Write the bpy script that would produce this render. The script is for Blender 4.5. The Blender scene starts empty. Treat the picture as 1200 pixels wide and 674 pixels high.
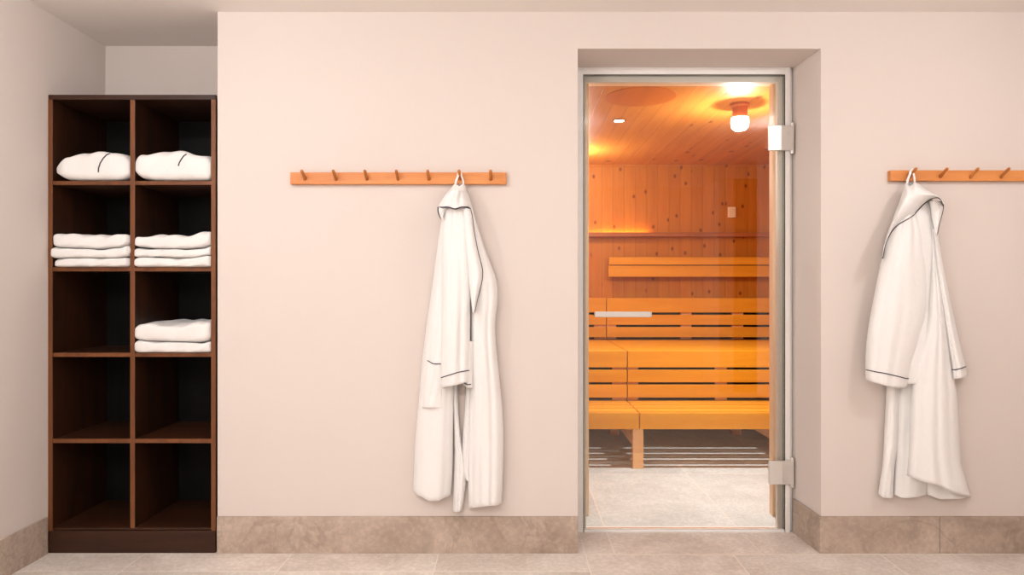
import bpy, bmesh, math, random
from mathutils import Vector, Matrix
random.seed(7)
PI = math.pi
S = bpy.context.scene
C = S.collection
CAMY, CAMZ, F = -2.8, 1.0885, 800.0       # camera place, focal length in pixels of a 1200 wide frame

def P(px, py, y):
    """world point seen at (px, py) when it stands at depth y"""
    Z = y - CAMY
    return Vector(((px - 600) * Z / F, y, CAMZ - (py - 337) * Z / F))

# ------------------------------------------------------------------ mesh helpers
class MB:
    def __init__(s): s.v = []; s.f = []
    def add(s, vs, fs):
        n = len(s.v); s.v += [tuple(v) for v in vs]; s.f += [tuple(i + n for i in f) for f in fs]; return s
    def box(s, x0, x1, y0, y1, z0, z1):
        vs = [(x, y, z) for x in (x0, x1) for y in (y0, y1) for z in (z0, z1)]
        return s.add(vs, [(0,1,3,2),(4,6,7,5),(0,4,5,1),(2,3,7,6),(0,2,6,4),(1,5,7,3)])
    def prism(s, pts, z0, z1):                       # pts (x, y) ccw
        n = len(pts)
        vs = [(x, y, z0) for x, y in pts] + [(x, y, z1) for x, y in pts]
        return s.add(vs, [tuple(range(n))[::-1], tuple(range(n, 2*n))] + [(i, (i+1) % n, n+(i+1) % n, n+i) for i in range(n)])
    def tube(s, pts, r, n=10, r2=None, cap=True):
        pts = [Vector(p) for p in pts]; m = len(pts); vs = []; fs = []
        up = Vector((0, 0, 1)); a = None
        for i, p in enumerate(pts):
            d = (pts[min(i+1, m-1)] - pts[max(i-1, 0)]).normalized()
            if a is None:
                a = d.cross(up)
                if a.length < 1e-3: a = d.cross(Vector((1, 0, 0)))
            a = (a - d * a.dot(d)).normalized(); b = d.cross(a)
            rr = r if not callable(r) else r(i / (m - 1))
            rb = rr if r2 is None else r2
            for k in range(n):
                t = 2 * PI * k / n
                vs.append(p + a * rr * math.cos(t) + b * rb * math.sin(t))
        for i in range(m - 1):
            for k in range(n):
                fs.append((i*n+k, i*n+(k+1) % n, (i+1)*n+(k+1) % n, (i+1)*n+k))
        if cap: fs += [tuple(range(n))[::-1], tuple(range((m-1)*n, m*n))]
        return s.add(vs, fs)
    def lathe(s, c, prof, n=32):                     # prof (r, z) around vertical axis at c
        vs = [(c[0] + r*math.cos(2*PI*k/n), c[1] + r*math.sin(2*PI*k/n), c[2] + z) for r, z in prof for k in range(n)]
        fs = [(i*n+k, i*n+(k+1) % n, (i+1)*n+(k+1) % n, (i+1)*n+k) for i in range(len(prof)-1) for k in range(n)]
        fs += [tuple(range(n))[::-1], tuple(range((len(prof)-1)*n, len(prof)*n))]
        return s.add(vs, fs)
    def build(s, name, mat, parent=None, smooth=False, bevel=0, sub=0):
        me = bpy.data.meshes.new(name); me.from_pydata(s.v, [], s.f); me.update()
        bm = bmesh.new(); bm.from_mesh(me); bmesh.ops.recalc_face_normals(bm, faces=bm.faces); bm.to_mesh(me); bm.free()
        o = bpy.data.objects.new(name, me); C.objects.link(o); me.materials.append(mat)
        if smooth:
            for p in me.polygons: p.use_smooth = True
        if bevel:
            m = o.modifiers.new('bevel', 'BEVEL'); m.width = bevel; m.segments = 2; m.limit_method = 'ANGLE'; m.angle_limit = math.radians(40)
        if sub:
            m = o.modifiers.new('sub', 'SUBSURF'); m.levels = sub; m.render_levels = sub
        if parent:
            o.parent = parent
            o.matrix_parent_inverse = base_matrix(parent).inverted()
        return o

def base_matrix(o):
    m = Matrix.Translation(o.location)
    return base_matrix(o.parent) @ o.matrix_parent_inverse @ m if o.parent else m

def tag(o, label=None, cat=None, group=None, kind=None):
    if label: o['label'] = label
    if cat: o['category'] = cat
    if group: o['group'] = group
    if kind: o['kind'] = kind
    return o
def thing(name, loc, label=None, cat=None, group=None, kind=None):
    o = bpy.data.objects.new(name, None); C.objects.link(o); o.location = loc; o.empty_display_size = .05
    return tag(o, label, cat, group, kind)
def copy_tree(o, shift, label, group=None):
    def rec(a, parent):
        c = a.copy(); C.objects.link(c)
        if parent: c.parent = parent
        for ch in [k for k in bpy.data.objects if k.parent == a]: rec(ch, c)
        return c
    c = rec(o, None); c.location = Vector(o.location) + Vector(shift); tag(c, label, None, group); return c

# ------------------------------------------------------------------ materials
def srgb(r, g, b):
    f = lambda c: c/12.92 if c <= .04045 else ((c+.055)/1.055)**2.4
    return (f(r/255), f(g/255), f(b/255), 1)
class NT:
    def __init__(s, name):
        s.m = bpy.data.materials.new(name); s.m.use_nodes = True; s.t = s.m.node_tree
        s.p = s.t.nodes['Principled BSDF']; s.out = s.t.nodes['Material Output']
        s.co = s.t.nodes.new('ShaderNodeTexCoord').outputs['Object']
    def n(s, typ, **kw):
        o = s.t.nodes.new('ShaderNode' + typ)
        for k, v in kw.items(): setattr(o, k, v)
        return o
    def l(s, a, b): s.t.links.new(a, b)
    def put(s, sock, v):
        if isinstance(v, bpy.types.NodeSocket): s.l(v, sock)
        else: sock.default_value = v
    def math(s, op, a, b=0.0, c=0.0, clamp=False):
        o = s.n('Math', operation=op, use_clamp=clamp)
        for i, v in enumerate((a, b, c)): s.put(o.inputs[i], v)
        return o.outputs[0]
    def mapping(s, scale=(1,1,1), loc=(0,0,0), src=None):
        o = s.n('Mapping'); s.l(src or s.co, o.inputs[0]); o.inputs['Scale'].default_value = scale; s.put(o.inputs['Location'], loc)
        return o.outputs[0]
    def noise(s, vec, scale, detail=4, rough=.55, dist=0):
        o = s.n('TexNoise'); s.l(vec, o.inputs['Vector'])
        o.inputs['Scale'].default_value = scale; o.inputs['Detail'].default_value = detail
        o.inputs['Roughness'].default_value = rough; o.inputs['Distortion'].default_value = dist
        return o.outputs[0]
    def ramp(s, fac, stops):
        o = s.n('ValToRGB'); s.l(fac, o.inputs[0]); e = o.color_ramp.elements
        while len(e) < len(stops): e.new(.5)
        for k, (p, c) in enumerate(stops):
            e[k].position = p; e[k].color = c if len(c) == 4 else (*c, 1)
        return o.outputs[0]
    def mix(s, fac, a, b, mode='MIX'):
        o = s.n('Mix', data_type='RGBA', blend_type=mode)
        s.put(o.inputs[0], fac); s.put(o.inputs[6], a); s.put(o.inputs[7], b)
        return o.outputs[2]
    def bump(s, h, strength=.3, dist=.002, normal=None):
        o = s.n('Bump'); s.l(h, o.inputs['Height']); o.inputs['Strength'].default_value = strength; o.inputs['Distance'].default_value = dist
        if normal: s.l(normal, o.inputs['Normal'])
        return o.outputs[0]
    def fin(s, col=None, rough=None, normal=None, metal=0, spec=None):
        if col is not None: s.put(s.p.inputs['Base Color'], col)
        if rough is not None: s.put(s.p.inputs['Roughness'], rough)
        if normal is not None: s.l(normal, s.p.inputs['Normal'])
        s.p.inputs['Metallic'].default_value = metal
        if spec is not None: s.p.inputs['Specular IOR Level'].default_value = spec
        return s.m

def plaster(name, col, col2):
    t = NT(name)
    a = t.noise(t.co, 1.3, 3); b = t.noise(t.co, 160, 3)
    return t.fin(t.mix(a, col, col2), .85, t.bump(b, .12, .001), spec=.2)

def wood(name, light, dark, grain='x', rough=.5, planks=None, knots=0.0, vary=.12, pitch=.092, spec=.4, gs=1.0, coat=0):
    t = NT(name)
    sc = {'x': (1.2, 16, 16), 'y': (16, 1.2, 16), 'z': (16, 16, 1.2)}[grain]
    rnd = t.n('ObjectInfo').outputs['Random']
    off = t.n('CombineXYZ')
    for i, k in enumerate((7.3, 3.1, 5.7)): t.l(t.math('MULTIPLY', rnd, k), off.inputs[i])
    sep = t.n('SeparateXYZ'); t.l(t.co, sep.inputs[0])
    src = t.co; seam = None; tone = rnd
    if planks:
        ax = {'x': 0, 'y': 1, 'z': 2}[planks]
        q = t.math('DIVIDE', sep.outputs[ax], pitch)
        cell = t.math('FLOOR', q); fr = t.math('FRACT', q)
        d = t.math('MINIMUM', fr, t.math('SUBTRACT', 1, fr))
        seam = t.math('SUBTRACT', 1, t.math('DIVIDE', d, .035, clamp=True), clamp=True)
        wn = t.n('TexWhiteNoise', noise_dimensions='1D'); t.l(cell, wn.inputs['W']); tone = wn.outputs['Value']
        ad = t.n('VectorMath', operation='MULTIPLY_ADD'); cb = t.n('CombineXYZ')
        for i in range(3): t.l(tone, cb.inputs[i])
        t.l(cb.outputs[0], ad.inputs[0]); ad.inputs[1].default_value = (9, 5, 7); t.l(t.co, ad.inputs[2]); src = ad.outputs[0]
    mp = t.mapping(tuple(k*gs for k in sc), off.outputs[0], src)
    g = t.noise(mp, 1.6, 5, .6, .6)
    g2 = t.noise(mp, 7, 3, .6)
    f = t.math('ADD', t.math('MULTIPLY', g, .75), t.math('MULTIPLY', g2, .25))
    col = t.ramp(f, [(.3, dark), (.68, light)])
    k = t.math('ADD', 1 - vary, t.math('MULTIPLY', tone, 2*vary))
    kk = t.n('CombineXYZ')
    for i in range(3): t.l(k, kk.inputs[i])
    col = t.mix(1.0, col, kk.outputs[0], 'MULTIPLY')
    if knots:
        v = t.n('TexVoronoi', voronoi_dimensions='2D'); s2 = t.n('SeparateXYZ'); t.l(src, s2.inputs[0]); c2 = t.n('CombineXYZ')
        t.l(s2.outputs[{'x': 0, 'y': 1, 'z': 2}[planks]], c2.inputs[0]); t.l(t.math('MULTIPLY', s2.outputs[{'x': 0, 'y': 1, 'z': 2}[grain]], .7), c2.inputs[1])
        t.l(c2.outputs[0], v.inputs['Vector']); v.inputs['Scale'].default_value = knots
        kd = t.math('DIVIDE', t.math('SUBTRACT', .10, v.outputs['Distance']), .05, clamp=True)
        cs = t.n('SeparateColor'); t.l(v.outputs['Color'], cs.inputs[0])
        on = t.math('LESS_THAN', cs.outputs[0], .6)
        col = t.mix(t.math('MULTIPLY', t.math('MULTIPLY', kd, on), .85), col, (dark[0]*.35, dark[1]*.22, dark[2]*.2, 1))
    if seam is not None: col = t.mix(t.math('MULTIPLY', seam, .55), col, (dark[0]*.45, dark[1]*.4, dark[2]*.35, 1))
    nb = t.bump(g2, .15, .001)
    if seam is not None: nb = t.bump(t.math('SUBTRACT', 1, seam), .35, .002, nb)
    m = t.fin(col, rough, nb, spec=spec)
    if coat: t.p.inputs['Coat Weight'].default_value = coat; t.p.inputs['Coat Roughness'].default_value = .3
    return m

def stone(name, c1, c2, c3, floor=True, rough=.5):
    t = NT(name)
    sep = t.n('SeparateXYZ'); t.l(t.co, sep.inputs[0]); x, y = sep.outputs[0], sep.outputs[1]
    src = t.co; joint = None
    if floor:
        # tiles .6 m wide; the courses right of x = .3 are laid .17 m further back
        right = t.math('GREATER_THAN', x, .3)
        far = t.math('GREATER_THAN', y, -.018)
        xs = t.math('DIVIDE', t.math('SUBTRACT', t.math('SUBTRACT', x, .3), t.math('MULTIPLY', t.math('MULTIPLY', far, right), .12)), .6)
        ys = t.math('DIVIDE', t.math('ADD', y, t.math('SUBTRACT', .185, t.math('MULTIPLY', right, .167))), 1.2)
        fx, fy = t.math('FRACT', t.math('ADD', xs, 20)), t.math('FRACT', t.math('ADD', ys, 20))
        dx = t.math('MULTIPLY', t.math('MINIMUM', fx, t.math('SUBTRACT', 1, fx)), .6)
        dy = t.math('MULTIPLY', t.math('MINIMUM', fy, t.math('SUBTRACT', 1, fy)), 1.2)
        joint = t.math('LESS_THAN', t.math('MINIMUM', dx, t.math('MULTIPLY', dy, .7)), .0022)
        cv = t.n('CombineXYZ'); t.l(t.math('FLOOR', xs), cv.inputs[0]); t.l(t.math('FLOOR', ys), cv.inputs[1])
        wn = t.n('TexWhiteNoise', noise_dimensions='3D'); t.l(cv.outputs[0], wn.inputs['Vector'])
        ad = t.n('VectorMath', operation='MULTIPLY_ADD'); t.l(wn.outputs['Color'], ad.inputs[0]); ad.inputs[1].default_value = (6, 6, 6); t.l(t.co, ad.inputs[2])
        src = ad.outputs[0]
    a = t.noise(src, 3.2, 6, .6, .8); b = t.noise(src, 60, 4, .6); v = t.noise(src, 2.0, 5, .6, 1.5)
    ridge = t.math('ABSOLUTE', t.math('SUBTRACT', v, .5))
    vein = t.math('SUBTRACT', 1, t.math('DIVIDE', ridge, .02, clamp=True))
    col = t.ramp(a, [(.34, c2), (.62, c1)])
    col = t.mix(t.math('MULTIPLY', vein, .35), col, c3)
    sp = t.ramp(b, [(.45, (.82, .82, .82)), (.6, (1.04, 1.04, 1.04))])
    col = t.mix(.6, col, sp, 'MULTIPLY')
    nb = t.bump(b, .25, .0015)
    if joint is not None:
        tn = t.math('ADD', .90, t.math('MULTIPLY', wn.outputs['Value'], .18)); kk = t.n('CombineXYZ')
        for i in range(3): t.l(tn, kk.inputs[i])
        col = t.mix(1.0, col, kk.outputs[0], 'MULTIPLY')
        col = t.mix(t.math('MULTIPLY', joint, .7), col, srgb(246, 236, 224))
        nb = t.bump(t.math('SUBTRACT', 1, joint), .3, .001, nb)
    return t.fin(col, rough, nb, spec=.35)

def cloth(name, col, bumpy=1.0):
    t = NT(name)
    a = t.noise(t.co, 420, 2); b = t.noise(t.co, 14, 4, .6); c = t.noise(t.co, 2.5, 2)
    nb = t.bump(b, .35*bumpy, .012); nb = t.bump(a, .35, .0015, nb)
    m = t.fin(t.mix(c, col, tuple(k*.96 for k in col[:3]) + (1,)), .95, nb, spec=.1)
    t.p.inputs['Sheen Weight'].default_value = .15
    return m
def flat(name, col, rough=.5, metal=0, spec=.4, bumps=0):
    t = NT(name); a = t.noise(t.co, 90, 3)
    return t.fin(t.mix(t.math('MULTIPLY', a, .12), col, tuple(k*.7 for k in col[:3]) + (1,)), rough, t.bump(a, bumps, .0005) if bumps else None, metal, spec)
def lamp_mat(name, col, strength):
    t = NT(name); t.p.inputs['Emission Color'].default_value = col; t.p.inputs['Emission Strength'].default_value = strength
    return t.fin((.9, .9, .9, 1), .4)
def glass(name):
    t = NT(name); t.t.nodes.remove(t.p)
    tr = t.n('BsdfTransparent'); tr.inputs[0].default_value = (.985, .985, .975, 1)
    gl = t.n('BsdfGlossy'); gl.inputs['Roughness'].default_value = .0; fr = t.n('Fresnel'); fr.inputs[0].default_value = 1.5
    mx = t.n('MixShader'); t.l(fr.outputs[0], mx.inputs[0]); t.l(tr.outputs[0], mx.inputs[1]); t.l(gl.outputs[0], mx.inputs[2])
    t.l(mx.outputs[0], t.out.inputs[0]); return t.m

M = {}
M['wall'] = plaster('wall_paint', srgb(225, 214, 206), srgb(221, 209, 201))
M['ceil'] = plaster('ceiling_paint', srgb(245, 238, 233), srgb(243, 235, 229))
M['floor'] = stone('floor_stone', srgb(240, 229, 218), srgb(218, 203, 190), srgb(246, 236, 225))
M['skirt'] = stone('skirting_stone', srgb(200, 181, 165), srgb(168, 148, 132), srgb(146, 126, 110), floor=False)
M['sfloor'] = stone('sauna_floor_stone', srgb(220, 227, 226), srgb(202, 208, 206), srgb(226, 232, 231))
M['brown'] = wood('brown_shelf_wood_upright', srgb(66, 34, 15), srgb(30, 15, 7), 'z', .42, vary=.15, gs=.7)  # this and the level wood carry the shelf's inner shade in their colour
M['brownx'] = wood('brown_shelf_wood_level', srgb(70, 37, 17), srgb(34, 17, 8), 'x', .42, vary=.15, gs=.7)
M['edge'] = wood('lit_edge_wood', srgb(126, 76, 40), srgb(92, 50, 25), 'z', .4, vary=.1, gs=.7)  # lighter copy of the shelf wood, so front edges look lit
M['browndark'] = wood('shaded_back_wood', srgb(12, 9, 7), srgb(6, 4, 3), 'z', .6, vary=.15, gs=.7, spec=.2)  # near black: shade at the back of the shelf put into the colour
M['plinth'] = wood('dark_plinth_wood', srgb(62, 34, 18), srgb(36, 19, 10), 'x', .5, vary=.05, gs=.7, spec=.3)
M['beech'] = wood('honey_rack_wood', srgb(226, 150, 84), srgb(198, 116, 52), 'x', .4, vary=.03, gs=.6)
M['peg'] = wood('peg_wood', srgb(205, 130, 62), srgb(172, 98, 38), 'y', .4, vary=.06)
M['bench'] = wood('bench_wood', srgb(226, 160, 40), srgb(210, 138, 26), 'x', .5, vary=.05, gs=.5, spec=.2)
M['benchy'] = wood('bench_support_wood', srgb(240, 192, 138), srgb(226, 170, 112), 'z', .5, vary=.05, gs=.5)
M['pineV'] = wood('pine_wall_panelling', srgb(198, 124, 34), srgb(182, 104, 22), 'z', .5, planks='x', knots=7, vary=.06, spec=.2)
M['pineC'] = wood('pine_ceiling_panelling', srgb(212, 142, 62), srgb(196, 120, 42), 'y', .45, planks='x', knots=4, vary=.05, spec=.2)
M['pineS'] = wood('pine_side_panelling', srgb(198, 124, 34), srgb(182, 104, 22), 'z', .5, planks='y', knots=7, vary=.06, spec=.2)
M['pineF'] = wood('pine_door_lining', srgb(246, 222, 190), srgb(238, 206, 166), 'z', .45, vary=.03)
M['ledge'] = wood('ledge_wood', srgb(176, 104, 52), srgb(150, 80, 36), 'x', .5, vary=.03)
M['disc'] = wood('shade_panel_and_lamp_base_wood', srgb(204, 112, 18), srgb(188, 98, 10), 'y', .5, vary=.02)  # darker than the ceiling, as a painted round shade; also the lamp base
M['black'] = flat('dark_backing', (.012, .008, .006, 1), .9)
M['alu'] = flat('satin_aluminium', srgb(244, 241, 237), .45, .0)
M['alud'] = flat('brushed_aluminium_seal', srgb(232, 227, 216), .45, .0)
M['chrome'] = flat('satin_chrome', srgb(226, 222, 216), .3, .5)
M['seal'] = flat('dark_rubber_seal', srgb(84, 80, 72), .7)
M['white'] = flat('white_plastic', srgb(236, 232, 224), .5)
M['glass'] = glass('clear_door_glass')
M['robe'] = cloth('white_towelling', srgb(246, 243, 240))
M['towel'] = cloth('folded_towelling', srgb(240, 236, 232), 1.3)
M['pipe'] = flat('charcoal_piping', srgb(58, 52, 62), .8)
M['tagm'] = flat('grey_woven_tag', srgb(150, 148, 150), .8)
M['lamp'] = lamp_mat('lit_lamp_glass', (1, .88, .7, 1), 14)
M['spot'] = lamp_mat('lit_spot_glass', (1, .85, .62, 1), 25)
M['dark'] = flat('unlit_passage_paint', srgb(60, 50, 44), .9)

# ------------------------------------------------------------------ setting
CZ = CAMZ + 1.1305                        # ceiling height
LX, RX, RY = -1.904, 2.15, -4.4           # left wall, right wall, rear wall
NX0, NX1, NY = LX, -1.2075, .397          # niche
DX0, DX1, DZ, DXB = .2695, 1.267, CAMZ + .98, 1.2535   # door recess
FY = .234                                 # door frame plane
def struct(mb, name, mat, parent=None, **k):
    o = mb.build(name, mat, parent, **k); o['kind'] = 'structure'; return o
b = MB(); b.box(-2.3, 3.7, RY-.2, .244, -.12, 0); b.box(-2.3, -.6, .244, .449, -.12, 0); struct(b, 'floor', M['floor'])
b = MB(); b.box(-2.3, 3.7, RY-.2, .449, CZ, CZ+.12); struct(b, 'ceiling', M['ceil'])
b = MB(); b.box(LX-.15, LX, RY-.15, NY+.05, 0, CZ); struct(b, 'wall_left', M['wall'])
b = MB(); b.box(LX, NX1+.02, NY, NY+.05, 0, CZ); struct(b, 'wall_niche', M['wall'])
b = MB()
b.box(NX1, DX0, 0, .30, 0, CZ); b.box(NX1, NX1+.2, .30, NY+.05, 0, CZ)
b.prism([(DX1, 0), (RX+.15, 0), (RX+.15, .30), (DXB, .30)], 0, CZ)
b.box(DX0, DX1, 0, .30, DZ, CZ)
struct(b, 'wall_back', M['wall'])
b = MB(); b.box(RX, RX+.15, -2.7, 0, 0, CZ); b.box(RX, RX+.15, RY, -3.8, 0, CZ); struct(b, 'wall_right', M['wall'])
b = MB(); b.box(RX+.15, 3.6, -2.7, -2.6, 0, CZ); b.box(RX+.15, 3.6, -3.9, -3.8, 0, CZ); b.box(3.5, 3.6, -3.8, -2.7, 0, CZ); struct(b, 'wall_passage', M['dark'])
b = MB(); b.box(LX, RX+.15, RY-.15, RY, 0, CZ); struct(b, 'wall_rear', M['wall'])
# skirting tiles (top at 43 px = .15 m), 2 mm joints between them
SK = .151
b = MB(); x = DX0
b.box(NX1, DX0, -.008, 0, 0, SK)
struct(b, 'baseboard_back_left', M['skirt'], bevel=.001)
b = MB()
b.prism([(DX1-.008, -.008), (1.749, -.008), (1.749, 0), (DX1, 0), (DXB+.001, FY), (DXB-.007, FY)], 0, SK)
b.box(1.751, RX, -.008, 0, 0, SK)
struct(b, 'baseboard_back_right', M['skirt'], bevel=.001)
b = MB()
for y0, y1 in ((-.52, -.012), (-1.12, -.522), (-1.72, -1.122), (-2.9, -1.722), (-4.4, -2.902)): b.box(LX, LX+.008, y0, y1, 0, SK)
struct(b, 'baseboard_left', M['skirt'], bevel=.001)
b = MB(); b.box(RX-.008, RX, -2.7, -.01, 0, SK); struct(b, 'baseboard_right', M['skirt'], bevel=.001)

# sauna room
SX0, SX1, SY0, SY1, SZ = -.5, 2.75, .49, 2.80, CAMZ + 1.005
b = MB(); b.box(SX0-.05, SX1+.05, .245, SY1+.05, -.12, 0); struct(b, 'floor_sauna', M['sfloor'])
b = MB(); b.box(SX0-.05, SX1+.05, .451, SY1+.05, SZ, SZ+.05); struct(b, 'ceiling_sauna', M['pineC'])
b = MB(); b.box(SX0-.05, SX1+.05, SY1, SY1+.05, 0, SZ); struct(b, 'wall_sauna_back', M['pineV'])
b = MB(); b.box(SX0-.05, SX0, .45, SY1, 0, SZ); struct(b, 'wall_sauna_left', M['pineS'])
b = MB(); b.box(SX1, SX1+.05, .45, SY1, 0, SZ); struct(b, 'wall_sauna_right', M['pineS'])
b = MB(); b.box(SX0, .30, .45, SY0, 0, SZ); b.box(1.30, SX1, .45, SY0, 0, SZ); b.box(.30, 1.30, .45, SY0, 2.12, SZ); struct(b, 'wall_sauna_front', M['pineV'])
b = MB(); b.box(SX0-.05, DX0-.002, .30, .449, 0, SZ+.1); b.box(1.33, SX1, .30, .449, 0, SZ+.1); b.box(DX0-.002, 1.33, .30, .449, 2.13, SZ+.1); struct(b, 'wall_core', M['wall'])
b = MB(); b.box(.30, .3656, .448, .492, .0, 2.12); b.box(1.24, 1.30, .448, .492, 0, 2.12); b.box(.3656, 1.24, .448, .492, 2.059, 2.12)
struct(b, 'trim_1', M['pineF'], bevel=.002)
b = MB()
for i in range(27):
    x0 = .66 + i*.092
# thin cover strip under the sauna ceiling edge
b.box(SX0, SX1, SY1-.012, SY1, SZ-.012, SZ); struct(b, 'trim_2', M['pineV'])

# ------------------------------------------------------------------ sauna door
door = thing('door_1', (.766, FY, 0), 'frameless clear glass sauna door in an aluminium frame', 'door', kind='structure')
def ring(b, xo0, xi0, xi1, xo1, zi, zo, y0, y1):
    b.box(xo0, xi0, y0, y1, 0, zo); b.box(xi1, xo1, y0, y1, 0, zo); b.box(xi0, xi1, y0, y1, zi, zo)
gx0, gx1, gz = .3205, 1.2117, CAMZ + .9443
b = MB(); ring(b, DX0, gx0-.004, gx1+.004, 1.237, gz+.004, DZ, FY, FY+.045)
b.box(1.237, DXB, FY+.02, FY+.045, 0, DZ)
b.build('door_frame', M['alu'], door, bevel=.0015)
b = MB(); ring(b, gx0-.004, gx0-.001, gx1+.001, gx1+.004, gz+.001, gz+.004, FY+.004, FY+.045)
b.build('rubber_seal', M['seal'], door)
b = MB(); ring(b, gx0-.001, .331, 1.188, gx1+.001, gz-.025, gz+.001, FY+.022, FY+.045)
b.build('rebate_stop', M['alud'], door, bevel=.001)
b = MB(); b.box(gx0, gx1, FY+.008, FY+.016, .016, gz); b.build('glass_pane', M['glass'], door)
b = MB(); b.box(gx0, gx1, FY-.002, FY+.045, 0, .012); b.build('threshold', M['alu'], door, bevel=.002)
hd = MB()
a, c = P(696.5, 368.5, FY-.04), P(763.5, 368.2, FY-.04)
n = 12
hd.box(a.x, c.x, FY-.048, FY-.034, a.z-.0125, a.z+.0125)
h = hd.build('handle', M['chrome'], door, bevel=.004); h['label'] = 'brushed steel bar handle'
for k in (a.x+.03, c.x-.03):
    b = MB(); b.tube([(k, FY-.036, a.z), (k, FY+.008, a.z)], .007, 12); b.build('standoff', M['chrome'], h, smooth=False)
for (py0, py1) in ((147.5, 176.5), (540, 567.5)):
    p0, p1 = P(901, py1, FY-.012), P(929.5, py0, FY-.012)
    z0, z1 = p0.z, p1.z
    b = MB(); b.prism([(p0.x, FY-.014), (p0.x+.006, FY-.019), (p0.x+.055, FY-.022), (p1.x-.004, FY-.019), (p1.x-.004, FY-.009), (p0.x, FY-.004)], z0, z1)
    b.box(p0.x+.004, gx1-.004, FY-.006, FY+.008, z0+.004, z1-.004)
    hg = b.build('hinge', M['chrome'], door, bevel=.0015)
    b = MB(); b.tube([(p1.x-.004, FY-.010, z0-.014), (p1.x-.004, FY-.010, z1+.014)], .0085, 16)
    b.build('hinge_pin', M['chrome'], hg)
    b = MB(); b.box(p1.x-.008, DXB, FY-.002, FY+.020, z0+.008, z1-.008); b.build('wall_plate', M['chrome'], hg, bevel=.001)
    for dz in (.025, .075):
        b = MB(); b.tube([(gx1+.008, FY-.0235, z0+dz), (gx1+.008, FY-.018, z0+dz)], .003, 10); b.build('screw', M['alud'], hg)

# ------------------------------------------------------------------ sauna benches
Y1, Y2, Y3 = 4.07+CAMY, 4.497+CAMY, 5.49+CAMY
ZL, ZU = .3406, .6697
def frame_support(parent, x, y0, y1, ztop, name='leg'):
    """a trestle running front to back: two posts, a top rail and a middle rail"""
    b = MB()
    b.box(x-.032, x+.032, y0, y0+.045, .0, ztop); b.box(x-.032, x+.032, y1-.045, y1, 0, ztop)
    b.box(x-.028, x+.028, y0+.045, y1-.045, .13, .19)
    b.box(x-.028, x+.028, y0+.045, y1-.045, ztop-.045, ztop-.0)
    return b.build(name, M['benchy'], parent, bevel=.002)
def bench(side, x0, x1, legs, lab_low, lab_up, lab_back, lab_head):
    # lower bench
    lo = thing('sauna_bench', ((x0+x1)/2, Y1, 0), lab_low, 'bench', 'lower sauna benches')
    b = MB(); b.box(x0, x1, Y1, Y1+.022, ZL-.098, ZL); b.build('front_board', M['bench'], lo, bevel=.0025)
    yy = Y1+.052
    while yy < 2.2:
        b = MB(); b.box(x0, x1, yy, yy+.090, ZL-.020, ZL); b.build('slat', M['bench'], lo, bevel=.003); yy += .1235
    for lx in legs:
        frame_support(lo, lx, Y1+.03, 2.28, ZL-.066)
        b = MB(); b.box(lx-.062 if side < 0 else lx-.05, lx+.045, Y1+.024, 2.29, ZL-.066, ZL-.0262); b.build('cross_rail', M['benchy'], lo, bevel=.002)
    # upper bench with its slatted riser
    up = thing('sauna_bench', ((x0+x1)/2, Y2, ZL), lab_up, 'bench', 'upper sauna benches')
    pys = ((411.5, 430.7), (433.6, 448.2), (451.0, 466.2))
    for k, (a0, a1) in enumerate(pys):
        z1, z0 = P(0, a0, Y2).z, P(0, a1, Y2).z
        b = MB(); b.box(x0, x1, Y2, Y2+.022, z0, z1); b.build('riser_board' if k else 'front_board', M['bench'], up, bevel=.002)
    yy = Y2+.028
    while yy < Y3-.05:
        e = min(yy+.112, Y3-.004)
        b = MB(); b.box(x0, x1, yy, e, ZU-.026, ZU); b.build('slat', M['bench'], up, bevel=.003); yy += .1145
    sups = [748, ] if side > 0 else [718+14.5]
    xs = [(P(718, 0, Y2).x, x1)] if side < 0 else [(x0, P(748.5, 0, Y2).x), (P(839, 0, Y2).x, P(853, 0, Y2).x), (1.78, 1.86), (2.2, 2.28)]
    if side < 0: xs += [(-.2, -.12), (.2, .28)]
    for s0, s1 in xs:
        b = MB(); b.box(s0, s1, Y2+.0225, Y2+.0275, ZL+.002, ZU-.03); b.box((s0+s1)/2-.03, (s0+s1)/2+.03, Y2+.0275, Y3-.03, ZU-.09, ZU-.027)
        b.build('support', M['benchy'], up, bevel=.001)
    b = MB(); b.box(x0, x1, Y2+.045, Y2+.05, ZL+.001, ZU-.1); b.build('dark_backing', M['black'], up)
    for lx in legs:
        lx = max(lx, x0+.04); b = MB(); b.box(lx-.03, lx+.03, Y3-.10, Y3-.03, 0, ZU-.027); b.build('leg', M['benchy'], up, bevel=.002)
    # back rest on the wall
    bk = thing('backrest', (0, 0, 0)); bk.parent = up; bk.matrix_parent_inverse = base_matrix(up).inverted()
    for a0, a1 in ((349.5, 366.3), (369, 380.8), (383.4, 395.3)):
        z1, z0 = P(0, a0, Y3).z, P(0, a1, Y3).z
        b = MB(); b.box(x0, x1, Y3, Y3+.02, z0, z1); b.build('backrest_board', M['bench'], bk, bevel=.002)
    zt = P(0, 350, Y3).z
    xs = [(P(697, 0, Y3).x, x1), (.1, .18)] if side < 0 else [(x0, P(722.5, 0, Y3).x), (P(798.6, 0, Y3).x, P(811, 0, Y3).x), (P(859, 0, Y3).x, P(872, 0, Y3).x), (2.3, 2.38)]
    for s0, s1 in xs:
        b = MB(); b.box(s0, s1, Y3+.0205, SY1-.003, ZU+.004, zt-.01); b.build('support', M['benchy'], bk, bevel=.001)
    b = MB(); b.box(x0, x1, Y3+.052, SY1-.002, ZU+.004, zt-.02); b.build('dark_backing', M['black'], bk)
bench(-1, SX0+.03, .757, [.0], 'lower slatted wooden bench to the left of the seam, at knee height',
      'upper slatted wooden bench to the left of the seam, brightly lit seat', 'wooden slatted backrest left of the seam, partly behind the door handle', '')
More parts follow.
